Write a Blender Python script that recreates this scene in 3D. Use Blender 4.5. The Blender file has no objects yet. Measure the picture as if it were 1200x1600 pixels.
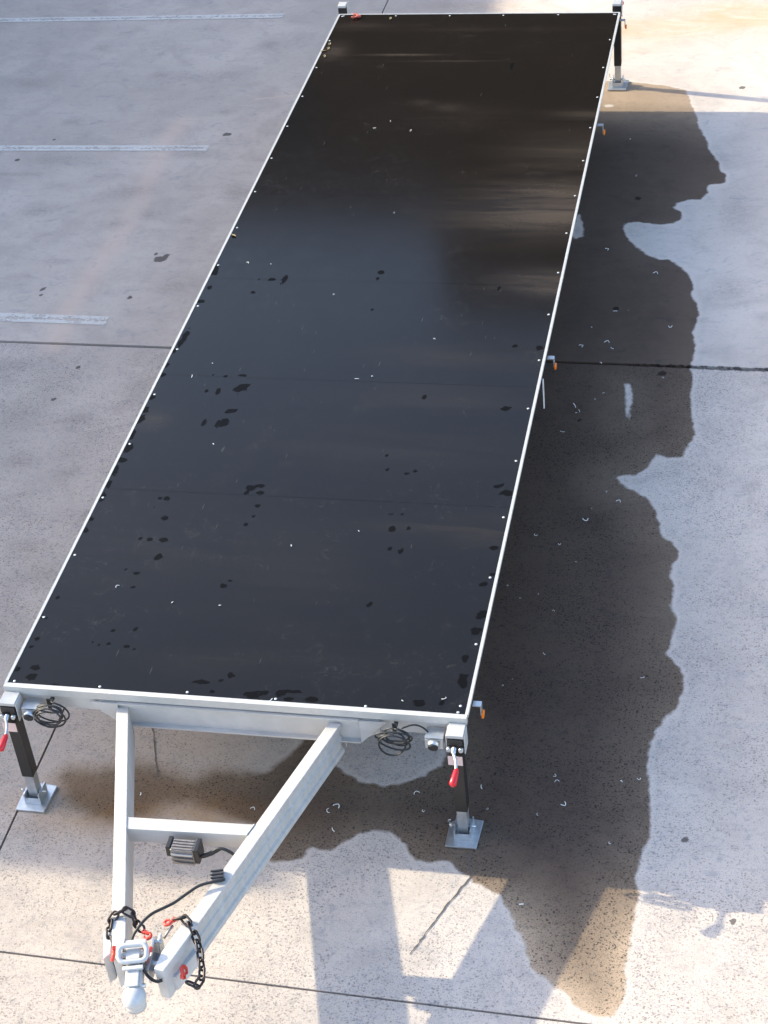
import bpy, bmesh, math, random
import numpy as np
from mathutils import Vector, Matrix
random.seed(7)
S = bpy.context.scene
COL = S.collection

# ---------------------------------------------------------------- camera, sky, sun
cam_d = bpy.data.cameras.new('camera'); cam = bpy.data.objects.new('camera', cam_d); COL.objects.link(cam)
cam_d.sensor_fit = 'VERTICAL'; cam_d.sensor_height = 36.0; cam_d.lens = 64.97098
cam_d.clip_start = 0.1; cam_d.clip_end = 900
cam.matrix_world = Matrix(((0.9785300, -0.0473415, 0.2005935, 3.7612152), (0.1866325, 0.6164803, -0.7649316, -6.3234393), (-0.0874489, 0.7859458, 0.6120799, 7.0795706), (0.0000000, 0.0000000, 0.0000000, 1.0000000)))
S.camera = cam

SUN = Vector((-2.0, 0.43, 1.0)).normalized()          # towards the sun
EL = math.asin(SUN.z); AZ = math.atan2(SUN.x, SUN.y)   # azimuth from +Y, clockwise
world = bpy.data.worlds.new('World'); S.world = world; world.use_nodes = True
wn = world.node_tree.nodes; wl = world.node_tree.links
bg = wn['Background']; bg.inputs['Strength'].default_value = 0.15
sky = wn.new('ShaderNodeTexSky'); sky.sky_type = 'NISHITA'; sky.sun_disc = False
sky.sun_elevation = EL; sky.sun_rotation = AZ; sky.altitude = 0; sky.air_density = 1.0
sky.dust_density = 2.0; sky.ozone_density = 1.0
wl.new(sky.outputs[0], bg.inputs[0])
sl = bpy.data.lights.new('sun', 'SUN'); sun = bpy.data.objects.new('sun', sl); COL.objects.link(sun)
sl.energy = 2.3; sl.angle = math.radians(0.5); sl.color = (1.0, 0.90, 0.65)
sun.rotation_euler = SUN.to_track_quat('Z', 'Y').to_euler(); sun.location = SUN * 60
S.view_settings.view_transform = 'Standard'; S.view_settings.look = 'None'
S.view_settings.gamma = 1; S.view_settings.use_curve_mapping = False
S.view_settings.exposure = 1.95
S.render.engine = 'CYCLES'

H = 0.762; W = 2.40; L = 8.377

# ---------------------------------------------------------------- helpers
def link(name, me, mat=None, parent=None, loc=None):
    o = bpy.data.objects.new(name, me); COL.objects.link(o)
    if mat is not None and not me.materials: me.materials.append(mat)
    if parent is not None: o.parent = parent
    if loc is not None: o.location = loc
    return o
def tag(o, label=None, cat=None, group=None, kind=None):
    if label: o['label'] = label
    if cat: o['category'] = cat
    if group: o['group'] = group
    if kind: o['kind'] = kind
    return o
def empty(name, loc=(0, 0, 0)):
    o = bpy.data.objects.new(name, None); COL.objects.link(o); o.location = loc; o.empty_display_size = .1
    return o
class MB:
    def __init__(s): s.bm = bmesh.new()
    def box(s, x0, x1, y0, y1, z0, z1, m=None):
        vs = [s.bm.verts.new((x, y, z)) for z in (z0, z1) for y in (y0, y1) for x in (x0, x1)]
        for f in ((0, 2, 3, 1), (4, 5, 7, 6), (0, 1, 5, 4), (2, 6, 7, 3), (0, 4, 6, 2), (1, 3, 7, 5)):
            s.bm.faces.new([vs[i] for i in f])
        if m is not None: bmesh.ops.transform(s.bm, matrix=m, verts=vs)
        return s
    def prism(s, poly, a, b, axis='z'):
        """poly: 2D points; extruded from a to b along axis"""
        def P(p, t): return {'z': (p[0], p[1], t), 'y': (p[0], t, p[1]), 'x': (t, p[0], p[1])}[axis]
        lo = [s.bm.verts.new(P(p, a)) for p in poly]; hi = [s.bm.verts.new(P(p, b)) for p in poly]
        s.bm.faces.new(lo); s.bm.faces.new(hi)
        n = len(poly)
        for i in range(n): s.bm.faces.new((lo[i], lo[(i + 1) % n], hi[(i + 1) % n], hi[i]))
        return s
    def tube(s, pts, r, seg=8, caps=True, closed=False):
        pts = [Vector(p) for p in pts]; n = len(pts); rings = []
        rr = r if isinstance(r, (list, tuple)) else [r] * n
        up = None
        for i, p in enumerate(pts):
            if closed: t = pts[(i + 1) % n] - pts[i - 1]
            else: t = pts[min(i + 1, n - 1)] - pts[max(i - 1, 0)]
            t.normalize()
            if up is None: up = t.orthogonal().normalized()
            up = (up - t * up.dot(t))
            if up.length < 1e-5: up = t.orthogonal()
            up.normalize(); sd = t.cross(up)
            rings.append([s.bm.verts.new(p + (up * math.cos(a) + sd * math.sin(a)) * rr[i]) for a in [2 * math.pi * k / seg for k in range(seg)]])
        for i in range(n if closed else n - 1):
            A = rings[i]; B = rings[(i + 1) % n]
            for k in range(seg):
                f = s.bm.faces.new((A[k], A[(k + 1) % seg], B[(k + 1) % seg], B[k])); f.smooth = True
        if caps and not closed:
            s.bm.faces.new(rings[0]); s.bm.faces.new(rings[-1])
        return s
    def ball(s, c, r, sc=(1, 1, 1), u=16, v=10):
        g = bmesh.ops.create_uvsphere(s.bm, u_segments=u, v_segments=v, radius=r,
            matrix=Matrix.Translation(c) @ Matrix.Diagonal((*sc, 1)))
        for vv in g['verts']:
            for f in vv.link_faces: f.smooth = True
        return s
    def build(s, name, mat=None, parent=None, bevel=0.0, mesh_only=False):
        bmesh.ops.recalc_face_normals(s.bm, faces=s.bm.faces)
        if bevel: 
            ed = [e for e in s.bm.edges if len(e.link_faces) == 2 and e.calc_face_angle(0) > .6]
            bmesh.ops.bevel(s.bm, geom=ed, offset=bevel, segments=2, profile=.6, affect='EDGES', clamp_overlap=True)
        me = bpy.data.meshes.new(name); s.bm.to_mesh(me); s.bm.free()
        if mat is not None: me.materials.append(mat)
        if mesh_only: return me
        return link(name, me, None, parent)
def smooth_path(pts, n=6):
    P = [Vector(p) for p in pts]; P = [P[0] * 2 - P[1]] + P + [P[-1] * 2 - P[-2]]; out = []
    for i in range(1, len(P) - 2):
        for k in range(n):
            t = k / n; a, b, c, d = P[i - 1:i + 3]
            out.append(.5 * ((2 * b) + (c - a) * t + (2 * a - 5 * b + 4 * c - d) * t * t + (3 * b - a - 3 * c + d) * t ** 3))
    out.append(P[-2]); return out

# ---------------------------------------------------------------- material kit
def newmat(name):
    m = bpy.data.materials.new(name); m.use_nodes = True
    return m, m.node_tree.nodes, m.node_tree.links, m.node_tree.nodes['Principled BSDF']
class N:
    """small node expression helper"""
    def __init__(s, m): s.t = m.node_tree; s.n = s.t.nodes; s.l = s.t.links
    def put(s, sock, v):
        if hasattr(v, 'is_linked') or isinstance(v, bpy.types.NodeSocket): s.l.new(v, sock)
        else: sock.default_value = v
    def math(s, op, a, b=0.0, c=None, clamp=False):
        q = s.n.new('ShaderNodeMath'); q.operation = op; q.use_clamp = clamp
        s.put(q.inputs[0], a); s.put(q.inputs[1], b)
        if c is not None: s.put(q.inputs[2], c)
        return q.outputs[0]
    def noise(s, vec, scale, detail=4, rough=.55, dist=0.0):
        q = s.n.new('ShaderNodeTexNoise'); s.l.new(vec, q.inputs['Vector'])
        q.inputs['Scale'].default_value = scale; q.inputs['Detail'].default_value = detail
        q.inputs['Roughness'].default_value = rough; q.inputs['Distortion'].default_value = dist
        return q.outputs[0]
    def voro(s, vec, scale, rand=1.0, feature='F1'):
        q = s.n.new('ShaderNodeTexVoronoi'); q.feature = feature; s.l.new(vec, q.inputs['Vector'])
        q.inputs['Scale'].default_value = scale; q.inputs['Randomness'].default_value = rand
        return q
    def step(s, v, a, b, o0=0.0, o1=1.0):
        q = s.n.new('ShaderNodeMapRange'); q.interpolation_type = 'SMOOTHSTEP'
        s.put(q.inputs[0], v); s.put(q.inputs[1], a); s.put(q.inputs[2], b); s.put(q.inputs[3], o0); s.put(q.inputs[4], o1)
        return q.outputs[0]
    def mix(s, f, a, b, mode='MIX'):
        q = s.n.new('ShaderNodeMix'); q.data_type = 'RGBA'; q.blend_type = mode
        s.put(q.inputs[0], f)
        for i, v in ((6, a), (7, b)):
            if isinstance(v, (tuple, list)): v = (*v[:3], 1)
            s.put(q.inputs[i], v)
        return q.outputs[2]
    def scalecol(s, col, f):
        q = s.n.new('ShaderNodeVectorMath'); q.operation = 'SCALE'; s.put(q.inputs[0], col); s.put(q.inputs[3], f)
        return q.outputs[0]
    def obj(s, scale=(1, 1, 1)):
        g = s.n.new('ShaderNodeNewGeometry'); q = s.n.new('ShaderNodeVectorMath'); q.operation = 'MULTIPLY'
        s.l.new(g.outputs['Position'], q.inputs[0]); q.inputs[1].default_value = scale
        return q.outputs[0]
    def attr(s, name):
        q = s.n.new('ShaderNodeAttribute'); q.attribute_name = name; return q.outputs['Fac']
    def bump(s, h, strength, dist, nrm=None):
        q = s.n.new('ShaderNodeBump'); s.l.new(h, q.inputs['Height']); q.inputs['Strength'].default_value = strength
        q.inputs['Distance'].default_value = dist
        if nrm is not None: s.l.new(nrm, q.inputs['Normal'])
        return q.outputs[0]

def concrete(name, pitted):
    m, n, l, b = newmat(name); k = N(m); P = k.obj()
    big = k.noise(P, .55, 5, .6, .4); med = k.noise(P, 2.6, 6, .62, .8); fine = k.noise(P, 38, 5, .7); grit = k.noise(P, 210, 3, .7)
    swirl = k.noise(k.obj((1, 2.4, 1)), 1.5, 8, .68, 1.6)
    base = k.mix(k.step(big, .35, .65), (0.389, 0.325, 0.275), (0.470, 0.395, 0.336))
    base = k.mix(k.math('MULTIPLY', k.step(med, .42, .72), .62), base, (0.313, 0.262, 0.227))
    base = k.mix(k.step(swirl, .5, .75, 0, .38 if not pitted else .22), base, (0.296, 0.250, 0.218))
    base = k.mix(k.step(swirl, .28, .45, .3, 0), base, (0.522, 0.440, 0.374))
    base = k.mix(k.step(fine, .5, .78, 0, .3), base, (0.232, 0.195, 0.167))
    base = k.mix(k.step(grit, .35, .75, 0, .3), base, (0.580, 0.490, 0.414))
    h = k.math('ADD', k.math('MULTIPLY', fine, .5), k.math('MULTIPLY', grit, .5))
    g2 = k.noise(P, 24, 6, .75, .5)
    base = k.mix(k.step(g2, .50, .72, 0, .55 if pitted else .28), base, (.20, .20, .205))
    base = k.mix(k.step(k.noise(k.obj((1, 1.6, 1)), 6.5, 8, .75, 1.2), .52, .72, 0, .6 if not pitted else .5), base, (.22, .222, .228))
    # exposed dark grit: small irregular spots in patches
    Pw = n.new('ShaderNodeVectorMath'); Pw.operation = 'ADD'
    nz = n.new('ShaderNodeTexNoise'); l.new(P, nz.inputs['Vector']); nz.inputs['Scale'].default_value = 60
    sc = n.new('ShaderNodeVectorMath'); sc.operation = 'SCALE'; l.new(nz.outputs['Color'], sc.inputs[0]); sc.inputs[3].default_value = .016
    l.new(P, Pw.inputs[0]); l.new(sc.outputs[0], Pw.inputs[1])
    dens = k.noise(P, 1.7, 4, .6)
    def pits(scale, thr, dl, dh):
        v = k.voro(Pw.outputs[0], scale)
        sep = n.new('ShaderNodeSeparateColor'); l.new(v.outputs['Color'], sep.inputs[0])
        size = k.math('MULTIPLY', sep.outputs[0], thr)
        d = k.math('SUBTRACT', size, v.outputs['Distance'])
        on = k.math('MULTIPLY', k.step(d, 0, .06), k.step(dens, dl, dh))
        return k.math('MULTIPLY', on, k.step(sep.outputs[1], .25, .55))
    if pitted:
        sp1 = k.math('MULTIPLY', k.step(k.noise(k.obj((1, 1.25, 1)), 78, 3, .62, .6), .55, .65), k.step(dens, .38, .62, .22, 1))
        sp2 = k.math('MULTIPLY', k.step(k.noise(k.obj((1.3, 1, 1)), 140, 2, .6, .3), .58, .70), .7)
        p = k.math('MAXIMUM', sp1, sp2)
        p = k.math('MAXIMUM', p, k.math('MULTIPLY', pits(30, .24, .42, .7), .9))
        p = k.math('MAXIMUM', p, k.math('MULTIPLY', pits(70, .45, .2, .55), .8))
        pc = (0.072, 0.060, 0.055)
    else:
        p = k.math('MULTIPLY', k.math('MAXIMUM', pits(30, .2, .6, .85), pits(90, .4, .5, .8)), .45)
        pc = (0.116, 0.098, 0.086)
    base = k.mix(k.math('MULTIPLY', p, .66), base, pc)
    h = k.math('SUBTRACT', h, k.math('MULTIPLY', p, 1.0))
    # marks on the slab
    base = k.mix(k.math('MULTIPLY', k.attr('dust'), k.step(med, .25, .6, .55, 1)), base, (0.580, 0.425, 0.330))
    base = k.mix(k.math('MULTIPLY', k.attr('clay'), k.step(swirl, .25, .65, .2, 1)), base, (0.418, 0.260, 0.136))
    oil = k.math('ADD', k.attr('oil'), k.math('MULTIPLY', k.math('SUBTRACT', k.noise(P, 24, 4, .6), .5), .9))
    base = k.mix(k.step(oil, .42, .6, 0, .9), base, (0.087, 0.072, 0.063))
    base = k.mix(k.math('MULTIPLY', k.attr('scuff'), k.step(fine, .3, .7, .2, .9)), base, (0.197, 0.168, 0.150))
    # water
    wob = k.math('MULTIPLY', k.math('SUBTRACT', k.noise(P, 14, 3, .5), .5), .05)
    sd = k.math('ADD', k.attr('wet'), wob)
    soft = k.attr('soft')
    wet = k.step(sd, k.math('MULTIPLY', soft, -1.0), k.math('MULTIPLY', soft, 1.0))
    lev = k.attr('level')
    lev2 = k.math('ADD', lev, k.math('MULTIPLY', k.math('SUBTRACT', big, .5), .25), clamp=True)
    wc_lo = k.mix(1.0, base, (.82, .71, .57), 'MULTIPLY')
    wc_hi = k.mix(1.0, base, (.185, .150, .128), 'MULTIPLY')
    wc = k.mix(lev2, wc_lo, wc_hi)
    wc = k.mix(k.math('MULTIPLY', p, .6), wc, (.014, .012, .011))
    wc = k.mix(k.step(k.noise(P, 95, 3, .7), .6, .75, 0, .22), wc, (.10, .095, .088))
    edge = k.step(sd, -.05, .0, 0, 1)                      # pale rim of dried minerals just outside
    rim = k.math('MULTIPLY', edge, k.math('SUBTRACT', 1.0, wet))
    base = k.mix(k.math('MULTIPLY', rim, .35), base, (0.545, 0.455, 0.378))
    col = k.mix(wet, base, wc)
    col = k.mix(1.0, col, (.885, .905, .935), 'MULTIPLY')
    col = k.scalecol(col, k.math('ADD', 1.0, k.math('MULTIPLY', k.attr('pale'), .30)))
    l.new(col, b.inputs['Base Color'])
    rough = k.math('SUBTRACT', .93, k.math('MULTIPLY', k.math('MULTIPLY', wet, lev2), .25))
    l.new(rough, b.inputs['Roughness'])
    l.new(k.math('SUBTRACT', .24, k.math('MULTIPLY', wet, .13)), b.inputs['Specular IOR Level'])
    l.new(k.bump(h, .5 if pitted else .25, .004), b.inputs['Normal'])
    return m

def deck_mat():
    m, n, l, b = newmat('film_faced_plywood'); k = N(m); P = k.obj()
    cross = k.obj((.9, 7, 1)); along = k.obj((9, .8, 1))
    a = k.noise(cross, 1.1, 6, .62, .5); c = k.noise(along, 1.2, 5, .6); big = k.noise(P, .9, 5, .6, .6); fine = k.noise(P, 45, 4, .7); mid = k.noise(P, 7, 6, .7, 1.0)
    base = k.mix(big, (.0048, .0039, .0034), (.0078, .0064, .0056))
    base = k.mix(k.math('MULTIPLY', k.step(mid, .55, .8), k.step(big, .4, .65)), base, (.02, .0175, .0155))
    base = k.mix(k.step(fine, .6, .85, 0, .3), base, (.03, .027, .024))
    sc2 = k.noise(P, 19, 7, .8, 1.5); patch = k.noise(P, 2.3, 5, .65, .8)
    base = k.mix(k.math('MULTIPLY', k.step(sc2, .52, .74), k.step(patch, .48, .68, 0, .6)), base, (.050, .045, .041))
    base = k.mix(k.math('MULTIPLY', k.step(k.noise(k.obj((1.2, 22, 1)), 2.2, 5, .7), .6, .78), k.step(patch, .4, .6, .02, .2)), base, (.045, .038, .032))
    base = k.mix(k.math('MULTIPLY', k.attr('dust'), k.step(a, .3, .65, .15, 1)), base, (.075, .056, .040))  # dust, plus reflected sunlit patches painted along the right side
    # fine scratches
    for rot, sc in ((.35, 3.0), (1.9, 2.3), (-.8, 3.6)):
        mp = n.new('ShaderNodeMapping'); l.new(P, mp.inputs[0]); mp.inputs['Rotation'].default_value = (0, 0, rot)
        mp.inputs['Scale'].default_value = (sc * 14, sc, 1)
        v = k.voro(mp.outputs[0], 1.0); sep = n.new('ShaderNodeSeparateColor'); l.new(v.outputs['Color'], sep.inputs[0])
        f = k.math('MULTIPLY', k.step(v.outputs['Distance'], .09, .03), k.step(sep.outputs[0], .9, .93))
        base = k.mix(k.math('MULTIPLY', f, .22), base, (.2, .19, .18))
    spot = k.math('ADD', k.attr('spot'), k.math('MULTIPLY', k.math('SUBTRACT', k.noise(P, 26, 5, .65), .5), 1.9))
    sp = k.math('MULTIPLY', k.step(spot, .45, .56), .85)
    base = k.mix(sp, base, (.003, .003, .003))
    b.inputs['IOR'].default_value = 1.5
    l.new(base, b.inputs['Base Color'])
    r = k.math('ADD', .08, k.math('MULTIPLY', mid, .09))
    r = k.math('ADD', r, k.math('MULTIPLY', k.attr('dust'), .3))
    # the marks are drops that went matt: they lose the sky's reflection
    l.new(k.math('ADD', r, k.math('MULTIPLY', sp, .25)), b.inputs['Roughness'])
    l.new(k.math('SUBTRACT', .19, k.math('MULTIPLY', sp, .16)), b.inputs['Specular IOR Level'])
    l.new(k.bump(mid, .02, .002), b.inputs['Normal'])
    return m

def metal(name, col, rough, metallic=1.0, var=.25, streak=(3, 30, 3), spec=.5):
    m, n, l, b = newmat(name); k = N(m)
    a = k.noise(k.obj(streak), 1.3, 6, .65, .4); c = k.noise(k.obj(), 18, 5, .65)
    base = k.mix(k.step(a, .3, .75), tuple(x * (1 - var) for x in col), col)
    base = k.mix(k.step(c, .55, .8, 0, .5), base, tuple(x * (1 - 1.4 * var) for x in col))
    l.new(base, b.inputs['Base Color']); b.inputs['Metallic'].default_value = metallic
    l.new(k.math('ADD', rough - .08, k.math('MULTIPLY', a, .2)), b.inputs['Roughness'])
    b.inputs['Specular IOR Level'].default_value = spec
    l.new(k.bump(c, .06, .004), b.inputs['Normal'])
    return m
def plain(name, col, rough=.5, metallic=0.0, var=.15, sc=40):
    m, n, l, b = newmat(name); k = N(m); c = k.noise(k.obj(), sc, 4, .6)
    l.new(k.mix(c, tuple(x * (1 - var) for x in col), tuple(min(1, x * (1 + var)) for x in col)), b.inputs['Base Color'])
    b.inputs['Roughness'].default_value = rough; b.inputs['Metallic'].default_value = metallic
    return m
M = dict(
    smooth=concrete('trowelled_concrete', False), pitted=concrete('pitted_concrete', True), deck=deck_mat(),
    alu=metal('mill_aluminium', (.50, .475, .45), .6, .12, .2), trim=metal('aluminium_edge', (.50, .49, .47), .5, .3, .10, (20, 20, 20)),
    galv=metal('zinc_plated_steel', (.62, .64, .66), .38, .85, .25, (14, 14, 14)), paint=metal('silver_hammered_paint', (.52, .51, .50), .5, .15, .12, (10, 10, 10)),
    black=plain('black_powder_coat', (.016, .014, .013), .38), rubber=plain('black_cable', (.012, .012, .013), .5),
    red=plain('red_plastic', (.55, .012, .02), .3), amber=plain('amber_lens', (.9, .2, .01), .2), white=plain('white_plastic', (.75, .74, .72), .4),
    chain=metal('black_oxide_chain', (.055, .045, .045), .42, .7, .3, (30, 30, 30)), orange=plain('red_clevis_paint', (.62, .05, .03), .35),
    screw=metal('bright_screw', (.5, .5, .5), .5, .4, .05, (60, 60, 60)), label=plain('faded_pink_label', (.62, .45, .42), .5),
    box=metal('cast_box_metal', (.30, .27, .25), .42, .6, .3, (40, 40, 40)), swarf=plain('pale_swarf', (.75, .74, .72), .45),
    leaf=plain('dry_leaf', (.28, .2, .09), .8), brickred=plain('red_scrap', (.45, .1, .07), .7),
    wall=plain('brown_render', (.13, .09, .06), .85, 0, .12, 2), glass=plain('dark_window_glass', (.03, .035, .04), .1), roof=plain('grey_roof_sheet', (.22, .22, .23), .6),
    crack=plain('dirt_filled_crack', (.10, .088, .08), .95),
    door=plain('grey_roller_door', (.35, .36, .37), .5))
def paint_line():
    m, n, l, b = newmat('worn_road_paint'); k = N(m); P = k.obj()
    w = k.math('ADD', k.math('MULTIPLY', k.noise(P, 34, 5, .7), .8), k.math('MULTIPLY', k.noise(P, 4, 5, .7), .8))
    l.new(k.mix(k.noise(P, 9, 5, .6), (.50, .475, .44), (.64, .61, .57)), b.inputs['Base Color']); b.inputs['Roughness'].default_value = .75
    e = k.attr('edge')
    t = n.new('ShaderNodeBsdfTransparent'); mx = n.new('ShaderNodeMixShader')
    l.new(k.step(k.math('ADD', w, k.math('MULTIPLY', e, .18)), 0.62, 1.0, 0, .78), mx.inputs[0]); l.new(t.outputs[0], mx.inputs[1]); l.new(b.outputs[0], mx.inputs[2])
    l.new(mx.outputs[0], n['Material Output'].inputs[0])
    return m
M['line'] = paint_line()

# ---------------------------------------------------------------- marks on the ground (metres)
STAIN = [(2.458, 8.665), (2.766, 8.589), (2.946, 8.503), (3.006, 8.234), (3.074, 7.972), (3.094, 7.797), (3.16, 7.626), (3.198, 7.403), (3.278, 7.218), (3.3, 7.078), (3.348, 7.004), (3.349, 6.857), (3.276, 6.834), (3.213, 6.812), (3.223, 6.708), (3.176, 6.584), (3.078, 6.581), (2.999, 6.518), (2.974, 6.447), (3.042, 6.378), (3.053, 6.28), (2.981, 6.199), (2.885, 6.186), (2.787, 6.202), (2.688, 6.229), (2.623, 6.187), (2.628, 6.07), (2.685, 5.918), (2.77, 5.807), (2.848, 5.716), (2.922, 5.673), (2.992, 5.676), (3.068, 5.587), (3.145, 5.472), (3.19, 5.322), (3.186, 5.172), (3.237, 5.062), (3.253, 4.935), (3.238, 4.809), (3.227, 4.684), (3.254, 4.523), (3.252, 4.403), (3.232, 4.244), (3.26, 4.13), (3.252, 3.903), (3.271, 3.719), (3.31, 3.471), (3.272, 3.349), (3.24, 3.223), (3.14, 3.216), (3.076, 3.26), (3.062, 3.176), (3.028, 3.086), (2.973, 3.021), (2.848, 2.992), (2.881, 2.928), (2.946, 2.866), (3.009, 2.825), (3.073, 2.765), (3.12, 2.653), (3.149, 2.529), (3.177, 2.407), (3.236, 2.369), (3.279, 2.294), (3.277, 2.204), (3.242, 2.124), (3.261, 1.997), (3.278, 1.912), (3.267, 1.797), (3.312, 1.662), (3.291, 1.551), (3.291, 1.443), (3.267, 1.377), (3.325, 1.314), (3.376, 1.215), (3.382, 1.063), (3.349, 0.9348), (3.287, 0.8548), (3.245, 0.7295), (3.23, 0.6091), (3.236, 0.4929), (3.256, 0.3578), (3.283, 0.0517), (3.279, -0.0256), (3.25, -0.0586), (3.25, -0.1841), (3.233, -0.2478), (3.255, -0.355), (3.247, -0.5264), (3.236, -0.682), (3.225, -0.7964), (3.248, -0.8862), (3.235, -1.015), (3.206, -1.083), (3.163, -1.095), (3.089, -1.086), (3.026, -1.04), (2.975, -0.9851), (2.928, -0.9617), (2.861, -0.9035), (2.802, -0.8659), (2.783, -0.8118), (2.754, -0.7774), (2.747, -0.7209), (2.7, -0.649), (2.667, -0.5824), (2.624, -0.4999), (2.6, -0.4422), (2.533, -0.4174), (2.463, -0.3763), (2.427, -0.3474), (2.375, -0.3243), (2.316, -0.2598), (2.267, -0.2569), (2.204, -0.2682), (2.136, -0.2588), (2.095, -0.2081), (2.03, -0.1291), (1.949, -0.0857), (1.888, -0.0836), (1.827, -0.1165), (1.77, -0.1664), (1.703, -0.2431), (1.656, -0.2569), (1.583, -0.2305), (1.572, -0.2877), (1.506, -0.3378), (1.427, -0.3552), (1.371, -0.3316), (1.298, -0.2446), (1.246, -0.1183), (1.13, -0.0952), (0.9612, -0.0503), (0.8662, -0.0241), (0.7502, -0.0502), (0.7115, -0.1225), (0.604, -0.1748), (0.4915, -0.2095), (0.3333, -0.1589), (0.2279, -0.111), (0.1346, 0.0043), (0.0811, 0.1074), (0.1432, 0.1954), (0.2928, 0.1869), (0.4093, 0.223), (0.4947, 0.2656), (0.6686, 0.2307), (0.8397, 0.1727), (0.9531, 0.2555), (1.106, 0.243), (1.227, 0.2557), (1.281, 0.3277), (1.328, 0.3996), (1.368, 0.4909), (1.423, 0.5651), (1.53, 0.4831), (1.572, 0.3674), (1.639, 0.2987), (1.738, 0.2436), (1.881, 0.217), (1.979, 0.2458), (2.085, 0.3265), (2.158, 0.4043), (2.162, 0.5235), (2.136, 0.6175), (1.976, 0.8499), (1.171, 1.878), (1.112, 4.745), (1.459, 8.384), (1.981, 8.702)]
HOLES = [[(2.809, 4.042), (2.844, 4.029), (2.871, 3.917), (2.878, 3.731), (2.88, 3.607), (2.855, 3.656), (2.834, 3.802), (2.833, 3.914)], [(2.261, 6.325), (2.306, 6.177), (2.329, 6.001), (2.277, 5.942), (2.22, 6.017), (2.237, 6.175)], [(2.273, 8.216), (2.348, 8.229), (2.353, 8.181), (2.278, 8.168)]]
def sdf(X, Y, poly):
    d = np.full(X.shape, 1e9); ins = np.zeros(X.shape, bool); n = len(poly)
    for i in range(n):
        x0, y0 = poly[i]; x1, y1 = poly[(i + 1) % n]
        ex, ey = x1 - x0, y1 - y0; t = np.clip(((X - x0) * ex + (Y - y0) * ey) / (ex * ex + ey * ey + 1e-12), 0, 1)
        d = np.minimum(d, np.hypot(X - x0 - t * ex, Y - y0 - t * ey))
        c = ((y0 > Y) != (y1 > Y))
        ins ^= c & (X < (x1 - x0) * (Y - y0) / ((y1 - y0) if abs(y1 - y0) > 1e-12 else 1e-12) + x0)
    return np.where(ins, d, -d)
def segdist(X, Y, pts):
    d = np.full(X.shape, 1e9)
    for (x0, y0), (x1, y1) in zip(pts, pts[1:]):
        ex, ey = x1 - x0, y1 - y0; t = np.clip(((X - x0) * ex + (Y - y0) * ey) / (ex * ex + ey * ey + 1e-12), 0, 1)
        d = np.minimum(d, np.hypot(X - x0 - t * ex, Y - y0 - t * ey))
    return d
def blob(X, Y, c, rx, ry, a=0.0, p=1.0):
    ca, sa = math.cos(a), math.sin(a); u = ((X - c[0]) * ca + (Y - c[1]) * sa) / rx; v = (-(X - c[0]) * sa + (Y - c[1]) * ca) / ry
    return np.exp(-(u * u + v * v) * p)
OIL = [((-0.9064, 5.524), (0.0616, 0.0538)), ((-0.9651, 5.6), (0.0184, 0.0241)), ((-0.8717, 5.584), (0.0246, 0.0241)), ((-0.9775, 4.956), (0.021, 0.0286)), ((-1.709, 5.044), (0.0183, 0.0293)), ((-1.69, 4.961), (0.0182, 0.0233)), ((-1.695, 5.063), (0.0122, 0.0177)), ((-1.076, 4.007), (0.0231, 0.0264)), ((-1.122, 3.603), (0.0227, 0.0255)), ((-2.662, 7.124), (0.027, 0.0282)), ((-0.0523, 5.86), (0.0244, 0.0423)), ((-0.9145, 7.627), (0.0472, 0.0356)), ((-2.461, 7.508), (0.0202, 0.0213)), ((2.664, 4.975), (0.0278, 0.0317)), ((2.692, 6.591), (0.0298, 0.0306)), ((3.052, 4.172), (0.0368, 0.0338)), ((3.419, 8.554), (0.0318, 0.0357)), ((2.551, 3.586), (0.0161, 0.0191)), ((3.713, -0.472), (0.0241, 0.0246)), ((3.457, 0.0195), (0.0212, 0.0263))]
SCUFF = [((-1.423, 6.056), (0.0857, 0.0748), 0.30), ((-1.218, 6.219), (0.0699, 0.097), 0.30), ((-0.6882, 5.126), (0.13, 0.0852), 0.25), ((-1.997, 9.249), (0.0569, 0.0441), 0.00), ((-1.863, 8.793), (0.0864, 0.0562), 0.20), ((-2.616, 9.395), (0.0968, 0.0905), 0.10), ((-2.393, 7.854), (0.0838, 0.0654), 0.40), ((-2.611, 6.871), (0.258, 0.0301), 0.00), ((0.5772, 10.34), (0.3731, 0.122), 0.00), ((-0.8573, 6.126), (0.053, 0.0424), 0.00), ((-1.754, 5.462), (0.1309, 0.0508), 0.00), ((-2.434, 7.853), (0.054, 0.0655), 0.00), ((-1.044, 8.054), (0.0468, 0.0515), 0.00), ((-1.647, 4.008), (0.2888, 0.0862), 0.00), ((-0.7581, 1.997), (0.1249, 0.0914), 0.00), ((-1.302, 3.39), (0.1843, 0.1969), 0.00), ((-0.7278, 2.768), (0.0874, 0.0864), 0.00), ((-0.9863, 9.454), (0.1121, 0.102), 0.00), ((3.258, 4.851), (0.062, 0.0417), 0.00), ((-2.16, 6.243), (0.1651, 0.089), 0.20), ((-0.5668, 6.609), (0.1186, 0.1865), 0.60), ((-0.4157, 2.381), (0.0677, 0.0543), 0.00), ((-0.5389, 1.734), (0.1626, 0.1124), 0.20), ((-1.119, 2.883), (0.1112, 0.0889), 0.00), ((-0.8647, 3.342), (0.1362, 0.1085), 0.30), ((-3.123, 8.629), (0.3147, 0.1284), 0.00), ((-1.365, 8.766), (0.2736, 0.138), 0.20), ((-1.494, 6.585), (0.2201, 0.1127), 0.30), ((-2.297, 7.131), (0.288, 0.0974), 0.00), ((-1.076, 7.27), (0.1691, 0.0954), 0.00), ((3.451, 6.411), (0.1201, 0.2936), 0.00), ((3.451, 5.289), (0.1354, 0.1736), 0.00), ((3.216, 7.238), (0.1514, 0.1299), 0.00)]
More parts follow.
